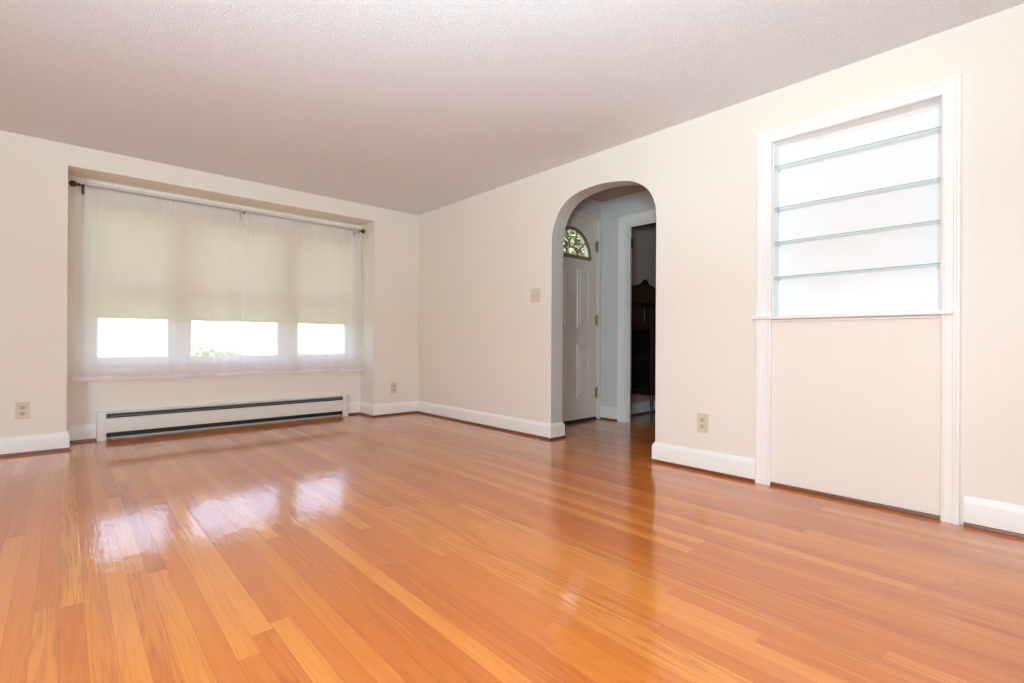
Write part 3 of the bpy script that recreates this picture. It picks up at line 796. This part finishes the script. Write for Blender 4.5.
# ------------------------------------------------------------------ dark cabinet in the side room
cx0, cx1, cy0, cy1 = 4.49, 5.06, 2.775, 3.070
cb = thing('china_cabinet', 'dark mahogany cabinet on legs with a carved gallery, seen through the foyer doorway', 'cabinet', ((cx0+cx1)/2, (cy0+cy1)/2, 0))
p = rel(cb)
def lb(lo, hi): return (lo[0]-p.x, lo[1]-p.y, lo[2]-p.z), (hi[0]-p.x, hi[1]-p.y, hi[2]-p.z)
zb, zt = 0.25, 0.985
bm = bmesh.new()   # carcase: posts and rails round glazed sides
pw = 0.035
for x in (cx0, cx1-pw):
    for y in (cy0, cy1-pw): add_box(bm, *lb((x, y, zb), (x+pw, y+pw, zt)), 0.003)
for z0, z1 in ((zb, zb+0.06), (zt-0.05, zt), (0.625, 0.645)):
    add_box(bm, *lb((cx0+0.004, cy0+pw, z0), (cx0+0.028, cy1-pw, z1))); add_box(bm, *lb((cx1-0.028, cy0+pw, z0), (cx1-0.004, cy1-pw, z1)))
add_box(bm, *lb((cx0+pw, cy0+0.004, zb), (cx1-pw, cy0+0.028, zb+0.06))); add_box(bm, *lb((cx0+pw, cy0+0.004, zt-0.05), (cx1-pw, cy0+0.028, zt)))
add_box(bm, *lb((cx0+pw, cy1-0.012, zb), (cx1-pw, cy1-0.004, zt)))
add_box(bm, *lb((cx0+0.028, cy0+0.03, zb), (cx1-0.028, cy1-0.012, zb+0.018)))
obj('carcase', bm, M['mahogany'], cb)
for x in (cx0+0.012, cx1-0.016):
    bm = bmesh.new(); add_box(bm, *lb((x, cy0+pw-0.004, zb+0.056), (x+0.004, cy1-pw+0.004, zt-0.046))); obj('side_glass', bm, M['dark_glass'], cb)
xm = (cx0+cx1)/2
for a, b in ((cx0+pw+0.001, xm-0.001), (xm+0.001, cx1-pw-0.001)):
    bm = bmesh.new(); y0, y1 = cy0-0.002, cy0+0.020; st = 0.028; z0, z1 = zb+0.062, zt-0.052
    add_box(bm, *lb((a, y0, z0), (a+st, y1, z1)), 0.002); add_box(bm, *lb((b-st, y0, z0), (b, y1, z1)), 0.002)
    add_box(bm, *lb((a+st, y0, z0), (b-st, y1, z0+st)), 0.002); add_box(bm, *lb((a+st, y0, z1-st), (b-st, y1, z1)), 0.002)
    dr = obj('cabinet_door', bm, M['mahogany'], cb)
    bm = bmesh.new(); add_box(bm, *lb((a+st-0.003, y0+0.010, z0+st-0.003), (b-st+0.003, y0+0.013, z1-st+0.003))); obj('door_glass', bm, M['dark_glass'], dr)
    kx = xm + (0.016 if a > xm else -0.016)
    bm = bmesh.new(); add_lathe(bm, [(0.004, 0), (0.004, 0.008), (0.008, 0.012), (0.006, 0.018), (0.001, 0.019)], (kx-p.x, y0-p.y, 0.64), (0, -1, 0), 12); obj('knob', bm, M['brass'], dr)
bm = bmesh.new(); add_box(bm, *lb((cx0-0.014, cy0-0.014, zt), (cx1+0.014, cy1, zt+0.022)), 0.006); obj('cabinet_top', bm, M['mahogany'], cb)
for x in (cx0+0.018, cx1-0.018):
    for y in (cy0+0.018, cy1-0.018):
        bm = bmesh.new(); add_lathe(bm, [(0.009, 0.0), (0.012, 0.012), (0.010, 0.03), (0.012, 0.10), (0.017, 0.19), (0.020, 0.225), (0.016, 0.235), (0.018, 0.25)], (x-p.x, y-p.y, 0), (0, 0, 1), 14); obj('leg', bm, M['mahogany'], cb)
# gallery: back panel with carved crest, shelf on two turned posts
gx = 4.775
def crest(x):
    t = (x-gx)/0.285
    z = 1.424 + 0.040*math.exp(-(t/0.42)**2) - 0.014*t*t
    return z
bm = bmesh.new()
px = [cx0+0.002 + (cx1-0.004-cx0)*k/40 for k in range(41)]
add_prism(bm, [(cx0+0.002, zt+0.022), (cx1-0.002, zt+0.022)] + [(x, crest(x)-0.016) for x in reversed(px)], lambda u, v, h: (u-p.x, h-p.y, v-p.z), 3.050, 3.066)
gb = obj('gallery_back', bm, M['veneer'], cb)
bm = bmesh.new()
add_prism(bm, [(x, crest(x)-0.018) for x in px] + [(x, crest(x)) for x in reversed(px)], lambda u, v, h: (u-p.x, h-p.y, v-p.z), 3.040, 3.069)
k_ = [(gx-0.055, crest(gx)-0.012), (gx-0.04, crest(gx)+0.010), (gx-0.026, crest(gx)+0.016), (gx-0.018, crest(gx)+0.030), (gx, crest(gx)+0.037), (gx+0.018, crest(gx)+0.030), (gx+0.026, crest(gx)+0.016), (gx+0.04, crest(gx)+0.010), (gx+0.055, crest(gx)-0.012)]
add_prism(bm, k_, lambda u, v, h: (u-p.x, h-p.y, v-p.z), 3.034, 3.066)
obj('carved_crest', bm, M['mahogany'], gb)
bm = bmesh.new(); add_box(bm, *lb((cx0+0.004, 2.915, 1.205), (cx1-0.004, 3.050, 1.228)), 0.005)
add_box(bm, *lb((cx0+0.012, 2.925, 1.180), (cx1-0.012, 2.940, 1.205)))
obj('gallery_shelf', bm, M['mahogany'], cb)
for x in (4.585, 4.965):
    bm = bmesh.new(); add_lathe(bm, [(0.016, 0), (0.016, 0.012), (0.008, 0.020), (0.011, 0.06), (0.015, 0.10), (0.009, 0.13), (0.010, 0.15), (0.015, 0.160), (0.015, 0.173)], (x-p.x, 2.9325-p.y, zt+0.022), (0, 0, 1), 14); obj('turned_post', bm, M['mahogany'], cb)

# ------------------------------------------------------------------ outdoors
GZ = -0.55
bm = bmesh.new(); add_box(bm, (-25, D+0.45, GZ-0.1), (30, 40, GZ)); struct(obj('ground', bm, M['grass']), 'green front lawn outside the window', 'lawn')
bm = bmesh.new(); add_box(bm, (3.06, HY+0.13, GZ), (4.5, HY+1.1, -0.02), 0.01); add_box(bm, (3.06, HY+1.1, GZ), (4.5, HY+1.4, -0.20), 0.01)
struct(obj('front_step', bm, M['concrete']), 'concrete step outside the front door', 'step')

def leaves(bm, center, rad, n, size, rnd):
    for _ in range(n):
        while True:
            v = Vector((rnd.uniform(-1, 1), rnd.uniform(-1, 1), rnd.uniform(-1, 1)))
            if 0.35 < v.length < 1: break
        v *= 0.82 + 0.25*noise.noise(v*2.3 + Vector(center))
        c_ = Vector((center[0]+v.x*rad[0], center[1]+v.y*rad[1], center[2]+v.z*rad[2]))
        a = Vector((rnd.uniform(-1, 1), rnd.uniform(-1, 1), rnd.uniform(-0.6, 0.6))).normalized(); b = a.cross(Vector((rnd.uniform(-1, 1), rnd.uniform(-1, 1), 1))).normalized()
        s = size*rnd.uniform(0.7, 1.3)
        q = [bm.verts.new(c_ + a*s), bm.verts.new(c_ + b*s*0.45 + a*s*0.2), bm.verts.new(c_ - a*s), bm.verts.new(c_ - b*s*0.45 + a*s*0.2)]
        bm.faces.new(q)
def plant(name, label, cat, x, y, h, rad, n, size, seed, trunk, mat='leaf'):
    rnd = random.Random(seed)
    t = thing(name, label, cat, (x, y, GZ))
    bm = bmesh.new(); leaves(bm, (0, 0, h), rad, n, size, rnd); obj('foliage', bm, M[mat], t)
    bm = bmesh.new(); add_lathe(bm, [(trunk*1.4, 0), (trunk, h*0.25), (trunk*0.8, h*0.6), (trunk*0.35, h)], (0, 0, 0), (0, 0, 1), 10)
    for k in range(5):
        a = k*1.26+seed; d = Vector((math.cos(a)*rad[0]*0.6, math.sin(a)*rad[1]*0.6, rad[2]*0.3))
        b0 = Vector((0, 0, h*0.55)); add_tube(bm, [b0, b0+d*0.5+Vector((0, 0, rad[2]*0.15)), b0+d+Vector((0, 0, rad[2]*0.2))], trunk*0.3, 6)
    obj('stems', bm, M['bark'], t)
plant('shrub', 'round green shrub outside the middle window', 'shrub', 2.45, 12.0, 0.70, (0.75, 0.7, 0.62), 2600, 0.07, 1, 0.03, 'shrub_leaf')
plant('shrub', 'low green shrub outside the right window', 'shrub', 4.6, 8.8, 0.8, (0.9, 0.8, 0.7), 2600, 0.05, 2, 0.03, 'shrub_leaf')
plant('tree', 'leafy green tree glimpsed through the fan window of the front door', 'tree', 9.3, 8.2, 3.9, (2.4, 2.2, 2.2), 4600, 0.15, 5, 0.12, 'tree_leaf')

# pale house across the street, a blur behind the sheers
hs = thing('house', 'pale house across the street, blurred behind the sheer curtain', 'house', (2.5, 26.0, GZ))
bm = bmesh.new(); add_box(bm, (-6, -0.0, 0), (6, 7, 3.0)); obj('house_wall', bm, M['siding'], hs)
bm = bmesh.new(); add_prism(bm, [(-0.5, 2.95), (3.5, 5.6), (7.5, 2.95)], lambda u, v, h: (h, u, v), -6.4, 6.4); obj('roof', bm, M['shingle'], hs)
for x in (-4.2, -1.6, 2.6, 4.6):
    bm = bmesh.new(); sweep(bm, [(x-0.5, 0.9), (x-0.5, 2.3), (x+0.5, 2.3), (x+0.5, 0.9)], [(0, 0), (0, 0.05), (-0.09, 0.05), (-0.09, 0)], lambda u, v, h: (u, -h, v), closed=True)
    wf = obj('house_window', bm, M['trim'], hs)
    bm = bmesh.new(); add_box(bm, (x-0.5, -0.02, 0.9), (x+0.5, 0.0, 2.3)); obj('house_pane', bm, M['far_pane'], wf)
bm = bmesh.new(); add_box(bm, (0.0, -0.05, 0), (0.95, 0.0, 2.1), 0.01); obj('house_door', bm, M['far_pane'], hs)
